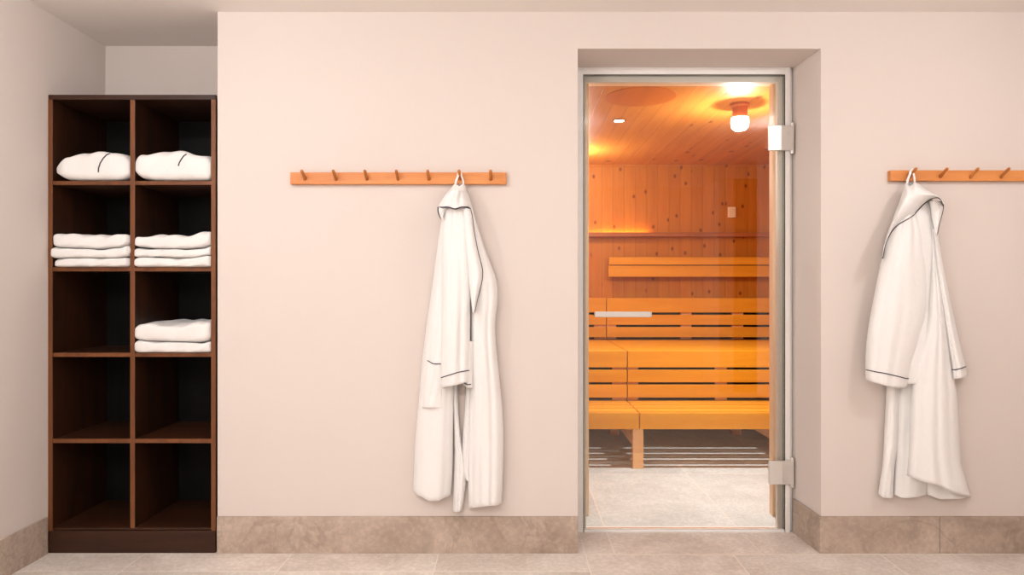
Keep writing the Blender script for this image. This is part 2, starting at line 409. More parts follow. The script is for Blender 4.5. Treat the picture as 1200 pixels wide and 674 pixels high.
bench(1, .763, SX1-.03, [.758+.0, 1.66, 2.5], 'lower slatted wooden bench to the right of the seam, standing on a trestle leg',
      'long upper slatted wooden bench to the right of the seam', 'long wooden slatted backrest to the right of the seam', '')
# head rest
hr = thing('sauna_headrest', (1.7, 2.72, 1.18), 'long wooden headrest with a narrow slot, on the panelled sauna wall above the backrests', 'headrest')
xh0 = P(713, 0, 2.72).x; zt, zm, zb = P(0, 301.5, 2.72).z, P(0, 311, 2.72).z, P(0, 324.5, 2.72).z
b = MB(); b.box(xh0+.006, SX1-.05, 2.72, 2.745, zm+.004, zt); b.build('upper_board', M['bench'], hr, bevel=.003)
b = MB(); b.box(xh0, SX1-.05, 2.715, 2.745, zb, zm-.003); b.build('lower_board', M['bench'], hr, bevel=.003)
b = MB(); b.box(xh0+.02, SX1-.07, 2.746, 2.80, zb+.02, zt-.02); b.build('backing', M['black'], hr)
# ledge
zl0, zl1 = P(0, 277.3, 2.74).z, P(0, 273, 2.74).z
lg = thing('light_ledge', (1.5, 2.75, zl0), 'narrow dark wooden ledge with warm light glowing above it on the sauna wall', 'ledge')
b = MB(); b.box(SX0+.02, SX1-.02, 2.74, 2.80, zl0, zl1-.006); b.box(SX0+.02, SX1-.02, 2.74, 2.752, zl1-.006, zl1+.004); b.build('ledge_board', M['ledge'], lg, bevel=.002)
b = MB(); b.box(.62, 1.12, 2.768, 2.780, zl1-.005, zl1-.001); b.build('light_strip', lamp_mat('lit_amber_strip', (1, .5, .12, 1), 28), lg)
# thermometer plate
p0, p1 = P(853.5, 255, 2.78), P(862.5, 242.5, 2.78)
th = thing('thermometer', ((p0.x+p1.x)/2, 2.79, p0.z), 'small pale square thermometer on the sauna wall above the ledge', 'thermometer')
b = MB(); b.box(p0.x, p1.x, 2.782, 2.80, p0.z, p1.z); b.build('case', M['pineF'], th, bevel=.003)
b = MB(); b.box(p0.x+.008, p1.x-.008, 2.780, 2.782, p0.z+.01, p1.z-.01); b.build('dial', flat('thermometer_dial', srgb(232, 205, 170), .6), th)
# ceiling lamp
lc = P(867, 121, 3.74+CAMY)
lp = thing('ceiling_lamp', (lc.x, lc.y, SZ), 'glowing white glass jar lamp on a round wooden ceiling base in the sauna', 'lamp')
b = MB(); b.lathe((lc.x, lc.y, SZ), [(.052, 0), (.052, -.012), (.040, -.02), (.040, -.075)]); b.build('base', M['disc'], lp, bevel=.002)
b = MB(); b.lathe((lc.x, lc.y, SZ), [(.030, -.070), (.046, -.076), (.048, -.10), (.046, -.125), (.030, -.142), (.004, -.146)]); b.build('glass_shade', M['lamp'], lp, smooth=True)
# recessed spot
sp = P(725.5, 141, 4.1+CAMY)
st = thing('recessed_spotlight', (sp.x, sp.y, SZ), 'small lit recessed spotlight in the wooden sauna ceiling', 'spotlight')
b = MB(); b.lathe((sp.x, sp.y, SZ), [(.040, -.0005), (.040, -.004), (.031, -.006), (.031, -.001)]); b.build('trim_ring', M['ledge'], st)
b = MB(); b.lathe((sp.x, sp.y, SZ), [(.030, -.001), (.030, -.0045)]); b.build('lens', M['spot'], st)
# thin panel added to imitate a dark round shade on the ceiling
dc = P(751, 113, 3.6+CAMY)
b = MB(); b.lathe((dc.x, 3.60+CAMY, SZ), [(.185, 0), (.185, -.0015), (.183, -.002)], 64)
o = b.build('ceiling_shade_panel', M['disc']); tag(o, 'flat round amber panel imitating a round shade on the sauna ceiling', 'panel')

# ------------------------------------------------------------------ peg racks
def rack(px0, px1, py0, py1, roots, rooty, label):
    zt, zb = P(0, py0, -.022).z, P(0, py1, -.022).z
    x0, x1 = P(px0, 0, -.022).x, (P(px1, 0, -.022).x if px1 else RX-.012)
    r = thing('peg_rack', ((x0+x1)/2, 0, zb), label, 'coat rack', 'wooden peg rails on the wall')
    b = MB(); b.box(x0, x1, -.022, -.0005, zb, zt); b.build('board', M['beech'], r, bevel=.002)
    for px in roots:
        q = P(px, rooty, -.022)
        b = MB(); b.tube([(q.x, -.018, q.z-.002), (q.x, -.036, q.z+.009), (q.x, -.066, q.z+.026), (q.x, -.069, q.z+.0275)], lambda t: .0062 if t < .9 else .0048, 14)
        b.build('peg', M['peg'], r, smooth=True, bevel=0)
    return r
rack(340, 593.5, 202, 215.8, [357.5 + 36.3*k for k in range(7)], 210, 'honey wooden seven peg rail mounted between the shelf niche and the sauna door')
rack(1043.5, None, 199.5, 212, [1066 + 35.7*k for k in range(4)], 207.5, 'honey wooden peg rail right of the sauna door, cut off by the photo edge')

# ------------------------------------------------------------------ shelf unit
fx0, fx1 = (56.5-600)*.0035, (252.8-600)*.0035
ztop = CAMZ + 226*.0035
sh = thing('cubby_shelf', ((fx0+fx1)/2, .2, 0), 'tall dark brown wooden ten compartment shelf standing in the wall niche', 'shelf')
zb = lambda py: CAMZ - (py-337)*.0035
XL0, XL1 = fx0, (61.5-600)*.0035
XM0, XM1 = (152.3-600)*.0035, (157.8-600)*.0035
XR0, XR1 = (247.5-600)*.0035, fx1
SB = .385
b = MB(); b.box(XL0, XL1, .002, SB, .02, ztop-.0205); b.build('side_panel', M['brown'], sh, bevel=.0012)
b = MB(); b.box(XR0, XR1, .002, SB, .02, ztop-.0205); b.build('side_panel', M['brown'], sh, bevel=.0012)
b = MB(); b.box(XM0, XM1, .004, SB-.012, zb(619)+.0005, ztop-.0205); b.build('divider', M['brown'], sh, bevel=.0012)
b = MB(); b.box(fx0, fx1, .000, SB, ztop-.020, ztop); b.build('top_panel', M['brownx'], sh, bevel=.0012)
b = MB(); b.box(XL1, XR0, .004, SB-.012, zb(621.5), zb(619)); b.build('bottom_panel', M['brownx'], sh, bevel=.001)
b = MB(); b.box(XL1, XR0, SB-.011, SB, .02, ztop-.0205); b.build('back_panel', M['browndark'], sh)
b = MB(); b.box(fx0+.002, fx1, -.004, .018, 0, zb(622)); b.build('plinth', M['plinth'], sh, bevel=.002)
for x0, x1, y in ((XL0, XL1, .002), (XR0, XR1, .002), (XM0, XM1, .004)):
    b = MB(); b.box(x0, x1, y-.003, y-.0002, zb(619) if y > .003 else .02+.03, ztop-.0205); b.build('lit_edge_strip', M['edge'], sh, bevel=.0008)
shelf_py = [(212.0, 216.6), (313.2, 318.0), (413.6, 418.4), (514.5, 519.5)]
for a0, a1 in shelf_py:
    for x0, x1 in ((XL1, XM0), (XM1, XR0)):
        b = MB(); b.box(x0+.0004, x1-.0004, .005, SB-.012, zb(a1), zb(a0)); q = b.build('shelf_board', M['brownx'], sh, bevel=.001)
        b = MB(); b.box(x0+.0004, x1-.0004, .0022, .0048, zb(a1), zb(a0)); b.build('lit_edge_strip', M['edge'], q, bevel=.0008)

# ------------------------------------------------------------------ folded towels
def lerp_pts(pts, u):
    if u <= pts[0][0]: return pts[0][1]
    for (a, fa), (c, fc) in zip(pts, pts[1:]):
        if u <= c:
            t = (u-a)/(c-a); t = t*t*(3-2*t); return fa + (fc-fa)*t
    return pts[-1][1]
def pillow(px0, px1, top, bot, yf, yb, seed, rx=.10, rough=.004, top_free=True):
    xi0, xi1 = (XL1+.001, XM0-.001) if px0 < 120 else (XM1+.001, XR0-.001)
    """soft folded bundle; top / bot give its outline (u, py) at the front"""
    rnd = random.Random(seed); ph = [rnd.uniform(0, 6.28) for _ in range(8)]
    nu, nk = 56, 40; vs = []; fs = []
    for i in range(nu+1):
        u = i/nu
        e = min(u, 1-u)/rx; cap = math.sqrt(max(0, 1-(1-min(e, 1))**2)); cap = max(cap, .04)
        yfe = yf + (1-cap)*.02
        X = P(px0 + (px1-px0)*u, 0, yf+.01).x
        zt, z0 = P(0, lerp_pts(top, u), yf+.02).z, P(0, lerp_pts(bot, u), yf+.02).z
        hc, hh = (zt+z0)/2, (zt-z0)/2*cap
        hc = hc*(1) - (1-cap)*(zt-z0)*.12
        yc, hy = (yfe+yb)/2, (yb-yfe)/2*(.75+.25*cap)
        for k in range(nk):
            t = 2*PI*k/nk; c, s = math.cos(t), math.sin(t)
            ex = .42
            yy = yc + hy*math.copysign(abs(c)**.25, c); zz = hc + hh*math.copysign(abs(s)**ex, s)
            w = rough*(math.sin(11*u+ph[0]+3*c) + .7*math.sin(23*u+ph[1]-4*s) + .6*math.sin(7*u+5*yy*9+ph[2]))
            if s > 0: zz += w*s*.8 + .004*math.sin(14*(yy-yf)+ph[3])*s
            yy += w*.8*(-1 if c < 0 else .3)*abs(c)
            if s < 0: zz = max(zz, z0 + .0012)
            zz = min(zz, zt+.0005) if not top_free else zz
            Xk = X if yy < .0 else X + (min(max(X, xi0), xi1)-X)*min(1, (yy+.006)/.004)
            if yy < .0: Xk = X + (min(max(X, xi0), xi1)-X)*max(0, min(1, (yy+.006)/.004))
            vs.append((Xk, yy, zz))
    for i in range(nu):
        for k in range(nk): fs.append((i*nk+k, i*nk+(k+1) % nk, (i+1)*nk+(k+1) % nk, (i+1)*nk+k))
    fs += [tuple(range(nk)), tuple(range(nu*nk, (nu+1)*nk))]
    return MB().add(vs, fs)
TG = 'folded white towels in the cubby shelf'
def towel(px0, px1, top, bot, seed, label, rough=.0042, yf=-.018):
    b = pillow(px0, px1, top, bot, yf, .30, seed, .07, rough, 'top' in label or 'upper' in label)
    o = b.build('folded_towel', M['towel'], None, smooth=True)
    return tag(o, label, 'towel', TG)
c = lambda v: [(0, v), (1, v)]
# left stack of three
L3 = [(0, 313.2), (1, 313.2)]
towel(60.5, 152.5, [(0, 303.6), (.5, 302.8), (.8, 303.2), (1, 301)], L3, 1, 'folded white towel at the bottom of the left stack of three')
towel(56.5, 152.8, [(0, 288.5), (.15, 291.5), (.6, 292.5), (.85, 291), (1, 287.5)], [(0, 303.0), (.5, 302.4), (.8, 302.8), (1, 300.5)], 2, 'folded white towel in the middle of the left stack of three', .0025, -.024)
towel(59.0, 152.8, [(0, 274), (.3, 272.6), (.5, 273.5), (.7, 276.5), (.85, 274.5), (1, 272.5)], [(0, 288.3), (.15, 291), (.6, 292), (.85, 290.5), (1, 287)], 3, 'folded white towel on top of the left stack of three')
# right stack of three
towel(154.5, 249.3, [(0, 302.5), (.3, 301.8), (.7, 303.2), (1, 299.5)], L3, 4, 'folded white towel at the bottom of the right stack of three')
towel(154.5, 249.3, [(0, 290.5), (.3, 292), (.6, 292.6), (.85, 291), (1, 286.5)], [(0, 302), (.3, 301.4), (.7, 302.8), (1, 299)], 5, 'folded white towel in the middle of the right stack of three', .003, -.022)
towel(155.5, 249.3, [(0, 277), (.3, 276.5), (.7, 276.4), (.88, 272.5), (1, 271)], [(0, 289.5), (.3, 291.5), (.6, 292.2), (.85, 290.5), (1, 286)], 6, 'folded white towel on top of the right stack of three')
# pair
towel(154.5, 249.3, [(0, 398.5), (.2, 400.3), (.6, 401.6), (.85, 402), (1, 398)], c(413.6), 7, 'lower folded white towel of the pair in the right column')
towel(155, 249, [(0, 380), (.25, 378.2), (.45, 379.5), (.65, 379), (.85, 376), (1, 374.5)], [(0, 398), (.2, 400), (.6, 401.2), (.85, 401.6), (1, 397.5)], 8, 'upper folded white towel of the pair in the right column', .0035)

def bundle(px0, px1, top, bot, seed, arc, label, rx):
    b = pillow(px0, px1, top, bot, -.016, .30, seed, rx, .0035)
    th = thing('folded_robe', ((P(px0, 0, 0).x+P(px1, 0, 0).x)/2, .15, zb(212)), label, 'bathrobe', 'rolled white robes on the top shelf')
    body = b.build('body', M['towel'], th, smooth=True)
    # piping laid on the surface: find the front surface by ray casting
    bpy.context.view_layer.update()
    pts = []
    cam = Vector((0, CAMY, CAMZ))
    from mathutils.bvhtree import BVHTree
    tr = BVHTree.FromPolygons([Vector(v) for v in b.v], b.f)
    last = None
    for k in range(len(arc)-1):
        for j in range(6):
            t = j/6; px = arc[k][0]+(arc[k+1][0]-arc[k][0])*t; py = arc[k][1]+(arc[k+1][1]-arc[k][1])*t
            d = (P(px, py, 0)-cam).normalized(); hit = tr.ray_cast(cam, d)
            if hit[0]: pts.append(hit[0] - d*.0015)
    mb = MB(); mb.tube(pts, .0024, 8); mb.build('piping', M['pipe'], th, smooth=True)
bundle(60.0, 153.5, [(0, 193), (.2, 183), (.4, 178.5), (.6, 177), (1, 177.5)], [(0, 205), (.2, 211), (.35, 212), (1, 212)], 11,
       [(115.2, 202), (115.5, 197), (117.5, 191), (121, 185.5), (125, 181.5), (130, 179.8)], 'rolled white robe with curved charcoal piping on the top left shelf', .22)
bundle(153.8, 250, [(0, 187), (.12, 181), (.35, 178.3), (.62, 178), (.85, 182), (1, 184)], [(0, 203), (.15, 210), (.3, 212), (1, 212)], 12,
       [(209, 194.5), (210, 191), (212.5, 186.5), (215.5, 182.5), (219, 180.5)], 'rolled white robe with short charcoal piping on the top right shelf', .12)

# ------------------------------------------------------------------ hanging robes
def resample(pts, n):
    # Catmull-Rom through the points, then even steps along the length
    d = []
    m = len(pts)
    for i in range(m-1):
        p0, p1, p2, p3 = pts[max(i-1, 0)], pts[i], pts[i+1], pts[min(i+2, m-1)]
        for j in range(12):
            t = j/12
            q = []
            for a in (0, 1):
                q.append(.5*((2*p1[a]) + (-p0[a]+p2[a])*t + (2*p0[a]-5*p1[a]+4*p2[a]-p3[a])*t*t + (-p0[a]+3*p1[a]-3*p2[a]+p3[a])*t**3))
            d.append(tuple(q))
    d.append(tuple(pts[-1]))
    L = [0]
    for a, b_ in zip(d, d[1:]): L.append(L[-1]+math.hypot(b_[0]-a[0], b_[1]-a[1]))
    out = []; k = 0
    for i in range(n+1):
        s = L[-1]*i/n
        while k < len(L)-2 and L[k+1] < s: k += 1
        t = (s-L[k])/max(L[k+1]-L[k], 1e-9); t = min(max(t, 0), 1)
        out.append((d[k][0]+(d[k+1][0]-d[k][0])*t, d[k][1]+(d[k+1][1]-d[k][1])*t))
    return out
class Panel:
    """a hanging layer of cloth between a left and a right edge (pixels, top to bottom)"""
    def __init__(s, A, B, yb, th, folds=(), bot=None, top=None, nu=36, nv=70, ey=.5, seed=0, lift=0, th_top=1.0, rough=.0015, thb=1.0):
        s.A, s.B, s.nu, s.nv = resample(A, nv), resample(B, nv), nu, nv
        s.yb, s.th, s.folds, s.bot, s.top, s.ey, s.lift, s.tt, s.tb = yb, th, folds, bot, top, ey, lift, th_top, thb
        r = random.Random(seed); s.ph = [r.uniform(0, 6.28) for _ in range(6)]; s.rough = rough
    def px(s, u, v):
        i = min(int(v*s.nv), s.nv-1); t = v*s.nv-i
        ax, ay = [s.A[i][k]+(s.A[i+1][k]-s.A[i][k])*t for k in (0, 1)]
        bx, by = [s.B[i][k]+(s.B[i+1][k]-s.B[i][k])*t for k in (0, 1)]
        x, y = ax+(bx-ax)*u, ay+(by-ay)*u
        if s.bot: y += lerp_pts(s.bot, u)*v**8
        if s.top: y += lerp_pts(s.top, u)*(1-v)**8
        return x, y
    def front(s, u, v):
        e = max(0, math.sin(PI*u))**s.ey
        k = (s.tt + (1-s.tt)*min(1, v/.3)) * (1 + (s.tb-1)*max(0, (v-.4)/.6))
        y = s.yb - s.th*k*e
        for (u0, u1, w, amp, v0, v1) in s.folds:       # creases: centre drifts from u0 to u1, fades in between v0 and v1
            if v0 <= v <= v1:
                q = (v-v0)/(v1-v0); f = math.sin(PI*min(max(q, .02), .98))**.6 if (v0 > 0 and v1 < 1) else (min(1, q*3) if v0 > 0 or v1 >= 1 else min(1, (1-q)*2))
                y += amp*f*math.exp(-((u-(u0+(u1-u0)*q))/w)**2)*e
        y += s.rough*(math.sin(17*u+5*v+s.ph[0])+.7*math.sin(9*v+12*u+s.ph[1])+.5*math.sin(31*v-8*u+s.ph[2]))*e
        y -= s.lift*v*v
        px, py = s.px(u, v)
        return P(px, py, y)
    def mesh(s):
        nu, nv = s.nu, s.nv; F_, B_ = [], []
        for j in range(nv+1):
            for i in range(nu+1):
                u, v = i/nu, j/nv
                f = s.front(u, v); F_.append(f)
                px, py = s.px(u, v)
                yb = max(s.yb - s.lift*v*v, f.y+.002)
                B_.append(P(px, py, yb))
        n = len(F_); w = nu+1; fs = []
        for j in range(nv):
            for i in range(nu):
                a = j*w+i; fs += [(a, a+1, a+w+1, a+w), (n+a, n+a+w, n+a+w+1, n+a+1)]
        for i in range(nu):
            fs += [(i, n+i, n+i+1, i+1), (nv*w+i, nv*w+i+1, n+nv*w+i+1, n+nv*w+i)]
        for j in range(nv):
            a, c_ = j*w, j*w+nu
            fs += [(a, a+w, n+a+w, n+a), (c_, n+c_, n+c_+w, c_+w)]
        return MB().add(F_+B_, fs)
def piping(parent, pts, r=.0019, name='piping'):
    b = MB(); b.tube(pts, r, 8); return b.build(name, M['pipe'], parent, smooth=True)
def along(pan, uv, n=24, out=.0012):
    """points on the panel's front surface through the (u, v) list"""
    rs = resample([(a*100, b_*100) for a, b_ in uv], n)
    return [pan.front(a/100, b_/100) - Vector((0, out, 0)) for a, b_ in rs]
def part(parent, pan, name, mat='robe'):
    return pan.mesh().build(name, M[mat], parent, smooth=True)
def uv_for_py(pan, u, py):
    lo, hi = 0, 1
    for _ in range(30):
        m = (lo+hi)/2
        if pan.px(u, m)[1] < py: lo = m
        else: hi = m
    return lo

# robe one
r1 = thing('hanging_bathrobe', (P(540, 0, 0).x, -.05, 0.14), 'white hooded bathrobe with charcoal piping and side pocket, hanging left of the sauna door', 'bathrobe', 'white bathrobes hanging from the pegs')
lower_r = Panel([(538, 222), (545, 250), (548, 300), (550, 380), (550.5, 450), (549, 500), (548.5, 560), (549.5, 596)],
                [(545, 222), (549.5, 230), (557.5, 258), (567, 288), (576, 312), (582, 330), (583.5, 350), (581, 372), (580.5, 392), (583, 420), (586.5, 455), (589.5, 490), (590, 530), (589, 570), (588, 590)],
                -.012, .085, [(.35, .42, .10, .012, .3, 1), (.72, .68, .08, .010, .2, 1), (.12, .1, .05, .010, .5, 1)], bot=[(0, 0), (.5, 0.6), (.85, 1.5), (1, 0)], seed=1, th_top=.5, thb=.9, ey=.3)
part(r1, lower_r, 'right_front')
lower_l = Panel([(520, 246), (515.5, 268), (511, 300), (506.5, 335), (500, 378), (495, 420), (491, 465), (487, 510), (485, 550), (484, 576)],
                [(540, 246), (541, 300), (540, 400), (534, 450), (531.5, 500), (531, 530), (530, 555), (528, 578)],
                -.012, .075, [(.55, .35, .10, .012, .45, 1), (.25, .3, .06, .007, .1, .9), (.8, .82, .07, .008, .5, 1)], bot=[(0, 0), (.15, 5), (.45, 10.5), (.65, 10), (.9, 5), (1, 2)], seed=2, th_top=.5)
part(r1, lower_l, 'left_front')
back1 = Panel([(530, 430), (531.5, 480), (532.5, 525), (532, 560), (530.5, 600)], [(536, 430), (537, 480), (541, 520), (546.5, 545), (546.5, 560), (543, 590), (541, 599)],
              -.010, .032, [(.5, .55, .15, .006, .3, 1)], bot=[(0, 0), (.5, 1), (1, 0)], seed=3, nu=16)
part(r1, back1, 'back_panel')
back1b = Panel([(546, 452), (544, 490), (541.5, 522), (542, 548), (546, 563)], [(553, 452), (553, 500), (552, 540), (551, 565)], -.010, .030, seed=4, nu=12)
part(r1, back1b, 'back_panel')
slv2 = Panel([(538, 400), (541, 430), (542.5, 453)], [(556, 400), (555, 430), (554, 454)], -.06, .036, bot=[(0, -2), (.5, 1), (1, 1)], seed=5, nu=16, nv=30)
s2 = part(r1, slv2, 'sleeve')
piping(s2, along(slv2, [(.05, .93), (.4, .94), (.8, .925)], 10))
slv = Panel([(521, 244), (518, 280), (517.5, 330), (517, 380), (516.3, 420), (516.5, 440), (518, 454.5)], [(549, 244), (551, 280), (552, 330), (551, 380), (550.5, 420), (550.2, 447)],
            -.078, .056, [(.3, .25, .08, .006, .0, .9), (.62, .7, .10, .008, .0, 1), (.15, .12, .06, .004, .4, 1)], bot=[(0, 0), (.5, .8), (1, 0)], seed=6, th_top=.45, ey=.45)
s1 = part(r1, slv, 'sleeve')
v0, v1 = uv_for_py(slv, .02, 442.6), uv_for_py(slv, .98, 434.2)
pp = [(.01, v0), (.3, uv_for_py(slv, .3, 439.6)), (.6, uv_for_py(slv, .6, 436.4)), (.98, v1)]
piping(s1, along(slv, pp))
# seam of the turned cuff
lap = Panel([(541, 243), (545, 285), (549, 330), (553.5, 366)], [(551.6, 245), (554, 256), (556.5, 275), (561, 297), (565.3, 314), (565.6, 326), (562.5, 340), (558.5, 356), (556.3, 367)],
            -.080, .054, [(.4, .4, .15, .006, 0, 1)], seed=7, nu=20, ey=.4, rough=.0008, th_top=.7)
lp1 = part(r1, lap, 'collar')
piping(lp1, along(lap, [(.985, 0), (.985, .25), (.985, .5), (.985, .75), (.97, .99)], 40, .002))
hood = Panel([(532.5, 215.5), (528, 221), (522, 228), (516, 237), (512.8, 243.5)], [(544, 214.5), (545.5, 220), (547.5, 228), (550, 237), (551.8, 245)],
             -.045, .095, [(.3, .35, .10, .012, .1, 1), (.68, .66, .08, .010, .2, 1)], top=[(0, 0), (.5, 3), (1, 0)], bot=[(0, 0), (.08, -.6), (.3, -1.2), (.52, .7), (.75, -1.8), (.9, -2), (1, 0)], seed=8, th_top=.35, ey=.4)
h1 = part(r1, hood, 'hood')
e = along(hood, [(.012, 1), (.2, 1), (.4, 1), (.6, 1), (.8, 1), (.985, 1)], 40, .001)
piping(h1, e, .0026)
inner = Panel([(513.2, 243), (513.6, 249), (516.8, 256.5)], [(524, 243), (522, 249), (519, 256)], -.06, .05, seed=9, nu=10, nv=16, ey=.3)
i1 = part(r1, inner, 'hood_lining')
piping(i1, along(inner, [(.02, 0), (.02, .5), (.04, .98)], 14, .002), .0026)
# pocket
pk = Panel([(500.3, 422.5), (498.5, 440), (496.5, 460), (495, 478)], [(520, 424.5), (519.5, 440), (519, 460), (518.5, 478)], -.060, .031, top=[(0, 0), (.4, 3), (1, 2)], seed=10, nu=20, nv=30, ey=.22, rough=.0008)
p1 = part(r1, pk, 'pocket')
piping(p1, along(pk, [(.03, .002), (.3, .002), (.6, .002), (.9, .002)], 16, .001))
def hang_loop(parent, pegx, pegy, yoff, pl, pr):
    top = P(pegx, pegy, -.045)
    a, c_ = P(pl[0], pl[1], -.055), P(pr[0], pr[1], -.055)
    pts = [a + Vector((0, 0, -.01)), a.lerp(top, .35)+Vector((-.004, 0, 0)), a.lerp(top, .75)+Vector((-.003, 0, 0)), top+Vector((-.0065, 0, -.003)), top+Vector((0, 0, .004)), top+Vector((.0065, 0, -.003)), c_.lerp(top, .75)+Vector((.003, 0, 0)), c_.lerp(top, .35)+Vector((.004, 0, 0)), c_+Vector((0, 0, -.01))]
    b = MB(); b.tube(pts, .0052, 10, r2=.0032); return b.build('hanging_loop', M['robe'], parent, smooth=True)
hang_loop(r1, 538.8, 202.5, 0, (533.6, 218), (543.2, 217))
b = MB(); q = P(540, 217.5, -.060); b.box(q.x-.007, q.x+.007, -.064, -.061, q.z-.008, q.z+.008); b.build('neck_tag', M['tagm'], r1, bevel=.001)

# robe two
r2 = thing('hanging_bathrobe', (P(1078, 0, 0).x, -.05, .14), 'white hooded bathrobe with charcoal piped cuffs hanging from the rail right of the sauna door', 'bathrobe', 'white bathrobes hanging from the pegs')
a = Panel([(1040, 430), (1038.5, 460), (1036.5, 500), (1034.5, 540), (1031, 565), (1028.5, 579)], [(1056, 430), (1054, 470), (1052, 520), (1048.5, 550), (1046.8, 582)],
          -.012, .055, [(.5, .45, .2, .008, .2, 1)], bot=[(0, 0), (.4, 3.5), (.9, 3), (1, 1)], seed=20, nu=20); part(r2, a, 'back_panel')
a = Panel([(1050, 430), (1050, 470), (1049.5, 520), (1048, 560), (1047, 580)], [(1090, 430), (1090, 500), (1089, 560), (1086, 580)],
          -.010, .040, [(.4, .3, .12, .010, .2, 1), (.1, .12, .1, .006, .2, 1)], bot=[(0, 0), (.3, 4), (.7, 3), (1, 0)], seed=21, nu=26); part(r2, a, 'back_panel')
a = Panel([(1080, 430), (1083, 500), (1084, 560), (1085.5, 580)], [(1114, 430), (1120, 470), (1123, 520), (1129, 555), (1136.5, 582)],
          -.010, .042, [(.5, .4, .12, .008, .2, 1)], bot=[(0, 0), (.35, 4.5), (.75, 3.5), (1, 0)], seed=22, nu=26); part(r2, a, 'back_panel')
body2 = Panel([(1060, 222), (1052, 245), (1043, 268), (1037, 290), (1033, 320), (1032, 360), (1040, 420), (1048, 450)], [(1092, 232), (1100, 250), (1099.5, 275), (1103.5, 300), (1106, 340), (1108, 380), (1112, 430), (1116, 450)],
              -.012, .084, [(.42, .45, .10, .010, .1, .9)], seed=23, th_top=.6, ey=.4); part(r2, body2, 'upper_body')
fr = Panel([(1090, 262), (1091, 300), (1089, 340), (1087, 370), (1081, 398), (1074, 422), (1068, 448), (1065.5, 490), (1064.3, 530), (1062.3, 557)],
           [(1096, 262), (1098, 300), (1103, 330), (1110, 380), (1116, 425), (1119, 446), (1121.5, 462), (1123.5, 500), (1126, 540), (1131, 560), (1137.8, 583.5)],
           -.030, .092, [(.35, .25, .12, .008, .2, 1), (.62, .55, .07, .010, .0, 1), (.85, .8, .06, .006, .3, 1)], bot=[(0, 0), (.25, .8), (.5, -1), (.75, 1), (1, 0)], seed=24, ey=.3, th_top=.35); part(r2, fr, 'front_panel')
sr = Panel([(1092, 268), (1095, 300), (1098, 330), (1101, 352), (1106, 385), (1110, 410), (1113.2, 430), (1114, 443.5)], [(1098.5, 268), (1103, 298), (1109, 330), (1116, 362), (1122, 390), (1128, 415), (1132.5, 432), (1133.6, 441.5)],
           -.030, .078, [(.5, .45, .15, .008, .2, 1)], bot=[(0, 0), (.3, 1.2), (.6, .9), (1, 0)], seed=25, nu=22, ey=.42, th_top=.6); q = part(r2, sr, 'sleeve')
piping(q, along(sr, [(.02, uv_for_py(sr, .02, 433.2)), (.5, uv_for_py(sr, .5, 432.6)), (.98, uv_for_py(sr, .98, 429.8))], 16))
sl = Panel([(1052, 245), (1043, 268), (1035, 295), (1029, 322), (1023.5, 350), (1018, 380), (1015, 405), (1014, 430), (1014.7, 445.5)],
           [(1072, 245), (1080, 268), (1085, 300), (1087.5, 340), (1086, 372), (1080, 396), (1073, 420), (1067, 440), (1063.5, 453.5)],
           -.060, .070, [(.78, .72, .07, .012, .0, .35), (.55, .6, .08, .006, .3, 1), (.25, .35, .10, .007, .35, 1), (.35, .3, .06, .006, .0, .5)], bot=[(0, 0), (.3, 2), (.65, 3.6), (.88, 2.4), (1, 0)], seed=26, ey=.42, th_top=.55); q = part(r2, sl, 'sleeve')
piping(q, along(sl, [(.01, uv_for_py(sl, .01, 433.6)), (.3, uv_for_py(sl, .3, 436.4)), (.65, uv_for_py(sl, .65, 440.2)), (.97, uv_for_py(sl, .97, 443.6))], 30))
hood2 = Panel([(1033.6, 303), (1034.5, 294), (1037, 283), (1042, 268), (1048, 252), (1054, 236), (1058.5, 222), (1061, 215), (1066, 217.5), (1072, 214), (1080, 218), (1090, 225), (1098, 229), (1103.5, 233.5), (1106, 239)],
              [(1034.2, 303.5), (1035.8, 294), (1038.5, 284), (1042, 276), (1047, 268.5), (1054, 262), (1062, 257.5), (1070, 252.5), (1075, 247), (1080.5, 241), (1087, 235.5), (1093, 232.3), (1099, 231.8), (1103, 234.5), (1105.3, 239.5)],
              -.055, .090, [(.6, .6, .15, .008, .2, .8)], seed=27, ey=.6, nv=90, rough=.001)
q = hood2.mesh()
h2 = q.build('hood', M['robe'], r2, smooth=True)
# rim: the hood's opening edge stands proud, then turns down on the right
rim = [(1034, 303), (1036, 293), (1038.7, 284), (1042.2, 276), (1047, 268.8), (1054, 262.4), (1062, 257.9), (1070, 252.8), (1075, 247.4), (1080.5, 241.4), (1087, 235.9), (1093, 232.6), (1099, 232), (1103.2, 234.7), (1105.4, 240), (1104.8, 247), (1102.5, 256), (1100.6, 263), (1099.3, 270), (1098.3, 275)]
rs = resample(rim, 90)
def rimy(i): 
    t = i/90; return -.128 if t < .8 else -.128+.035*((t-.8)/.2)
lining = Panel([(1040, 280), (1052, 262), (1068, 252), (1082, 240), (1092, 233), (1100, 233)], [(1050, 290), (1062, 285), (1078, 282), (1090, 281), (1095, 280), (1098, 275)], -.05, .058, seed=28, ey=.5, rough=.0008)
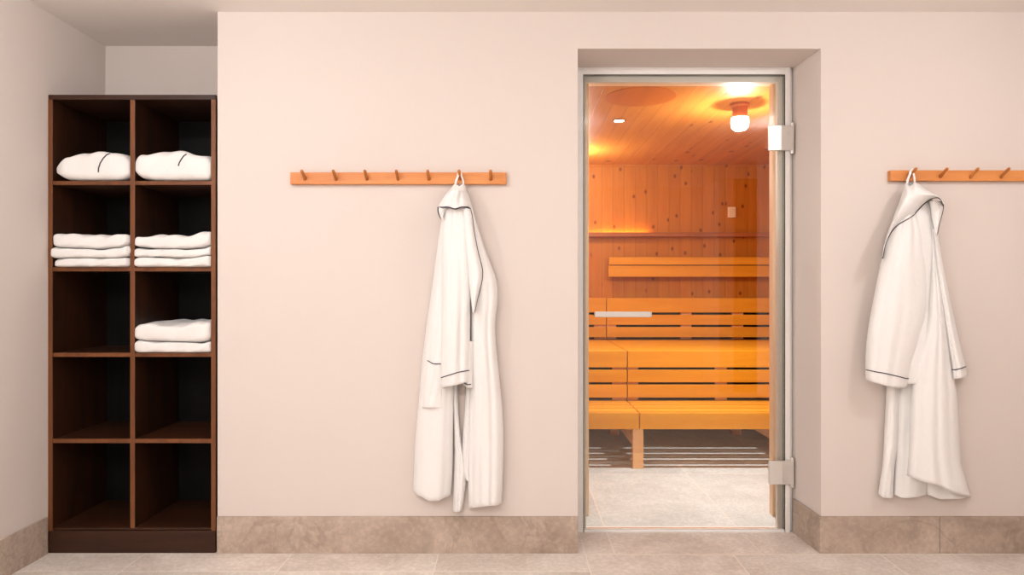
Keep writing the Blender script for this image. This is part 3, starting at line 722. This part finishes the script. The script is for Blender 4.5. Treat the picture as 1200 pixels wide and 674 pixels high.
# flap under the rim on the right, and the band that carries the rim
flap = Panel([(1088, 236), (1090, 245), (1092, 258), (1096.5, 275)], [(1104, 235.5), (1105.6, 241), (1103.3, 254), (1098.8, 275.5)], -.050, .052, [(.4, .5, .2, .008, 0, 1)], seed=29, ey=.35, nu=18, rough=.0006)
part(r2, flap, 'hood_lining')
bv = bpy.data  # surface lookup for the rim
from mathutils.bvhtree import BVHTree
allm = MB()
for o in bpy.data.objects:
    if o.parent == r2 and o.type == 'MESH': allm.add([v.co for v in o.data.vertices], [tuple(p.vertices) for p in o.data.polygons])
tr = BVHTree.FromPolygons([Vector(v) for v in allm.v], allm.f)
def drape(pxs, out=.0015, fallback=-.10):
    """lay pixel points onto the nearest cloth surface seen along the viewing lines"""
    cam = Vector((0, CAMY, CAMZ)); ys = []
    for px, py in pxs:
        d = (P(px, py, 0)-cam).normalized(); hit = tr.ray_cast(cam, d)
        ys.append(hit[0].y if hit[0] else None)
    known = [y for y in ys if y is not None]
    last = known[0] if known else fallback
    for i, y in enumerate(ys):
        if y is None: ys[i] = last
        else: last = y
    for _ in range(3): ys = [(ys[max(i-1, 0)]+ys[i]*2+ys[min(i+1, len(ys)-1)])/4 for i in range(len(ys))]
    return [P(px, py, y-out) for (px, py), y in zip(pxs, ys)]
piping(h2, drape(rs, .002), .0019)
hang_loop(r2, 1069, 199.5, 0, (1062.5, 217), (1071.5, 216))
b = MB(); q = P(1067.5, 217, -.066); b.box(q.x-.010, q.x+.006, -.070, -.067, q.z-.004, q.z+.010); b.build('neck_tag', M['tagm'], r2, bevel=.001)

# ------------------------------------------------------------------ lights
def area(name, loc, size, power, col, rot=(0, 0, 0), shape='DISK', sy=None, spread=180):
    l = bpy.data.lights.new(name, 'AREA'); l.shape = shape; l.size = size; l.energy = power; l.color = col; l.spread = math.radians(spread)
    if sy: l.size_y = sy
    o = bpy.data.objects.new(name, l); C.objects.link(o); o.location = loc; o.rotation_euler = rot; return o
def point(name, loc, power, col, r=.04):
    l = bpy.data.lights.new(name, 'POINT'); l.energy = power; l.color = col; l.shadow_soft_size = r
    o = bpy.data.objects.new(name, l); C.objects.link(o); o.location = loc; return o
warm = (.985, 1, 1.03)
for x, p in ((-1.3, 17), (-.3, 2), (.44, 4), (1.8, 14)):
    point('rear_fill_light', (x, -1.37, CZ-.07), p, warm, .045)
point('room_fill_light', (-1.25, -2.7, 1.8), 19, warm, .08)  # both are unseen fill lights added around the camera to brighten the room
point('room_fill_light', (.3, -3.8, 1.9), 11, warm, .08)
for x in (-1.3, -.4):
    area('rear_fill_light', (x, -3.3, CZ-.004), .16, 12, warm)  # extra fill from behind the camera, added to lift the room light
swarm = (1, .93, .84)
point('sauna_lamp_light', (lc.x, lc.y, SZ-.172), 17, swarm, .015)
area('sauna_lamp_light', (lc.x, lc.y, SZ-.172), .03, 16, (.97, 1, 1), spread=150)
point('sauna_corner_lamp', (.46, 2.2, SZ-.16), 13, swarm, .04)
area('sauna_spot_light', (sp.x, sp.y, SZ-.01), .05, 4, swarm)

w = bpy.data.worlds.new('world'); S.world = w; w.use_nodes = True
w.node_tree.nodes['Background'].inputs[0].default_value = (.8, .75, .7, 1); w.node_tree.nodes['Background'].inputs[1].default_value = .3

# ------------------------------------------------------------------ camera
cam = bpy.data.cameras.new('camera'); co = bpy.data.objects.new('camera', cam); C.objects.link(co)
cam.sensor_width = 36; cam.lens = 36*F/1200; co.location = (0, CAMY, CAMZ); co.rotation_euler = (PI/2, 0, 0)
cam.clip_start = .02
S.camera = co
S.view_settings.view_transform = 'Standard'; S.view_settings.look = 'None'; S.view_settings.gamma = 1
S.view_settings.use_curve_mapping = False; S.view_settings.exposure = 0.32
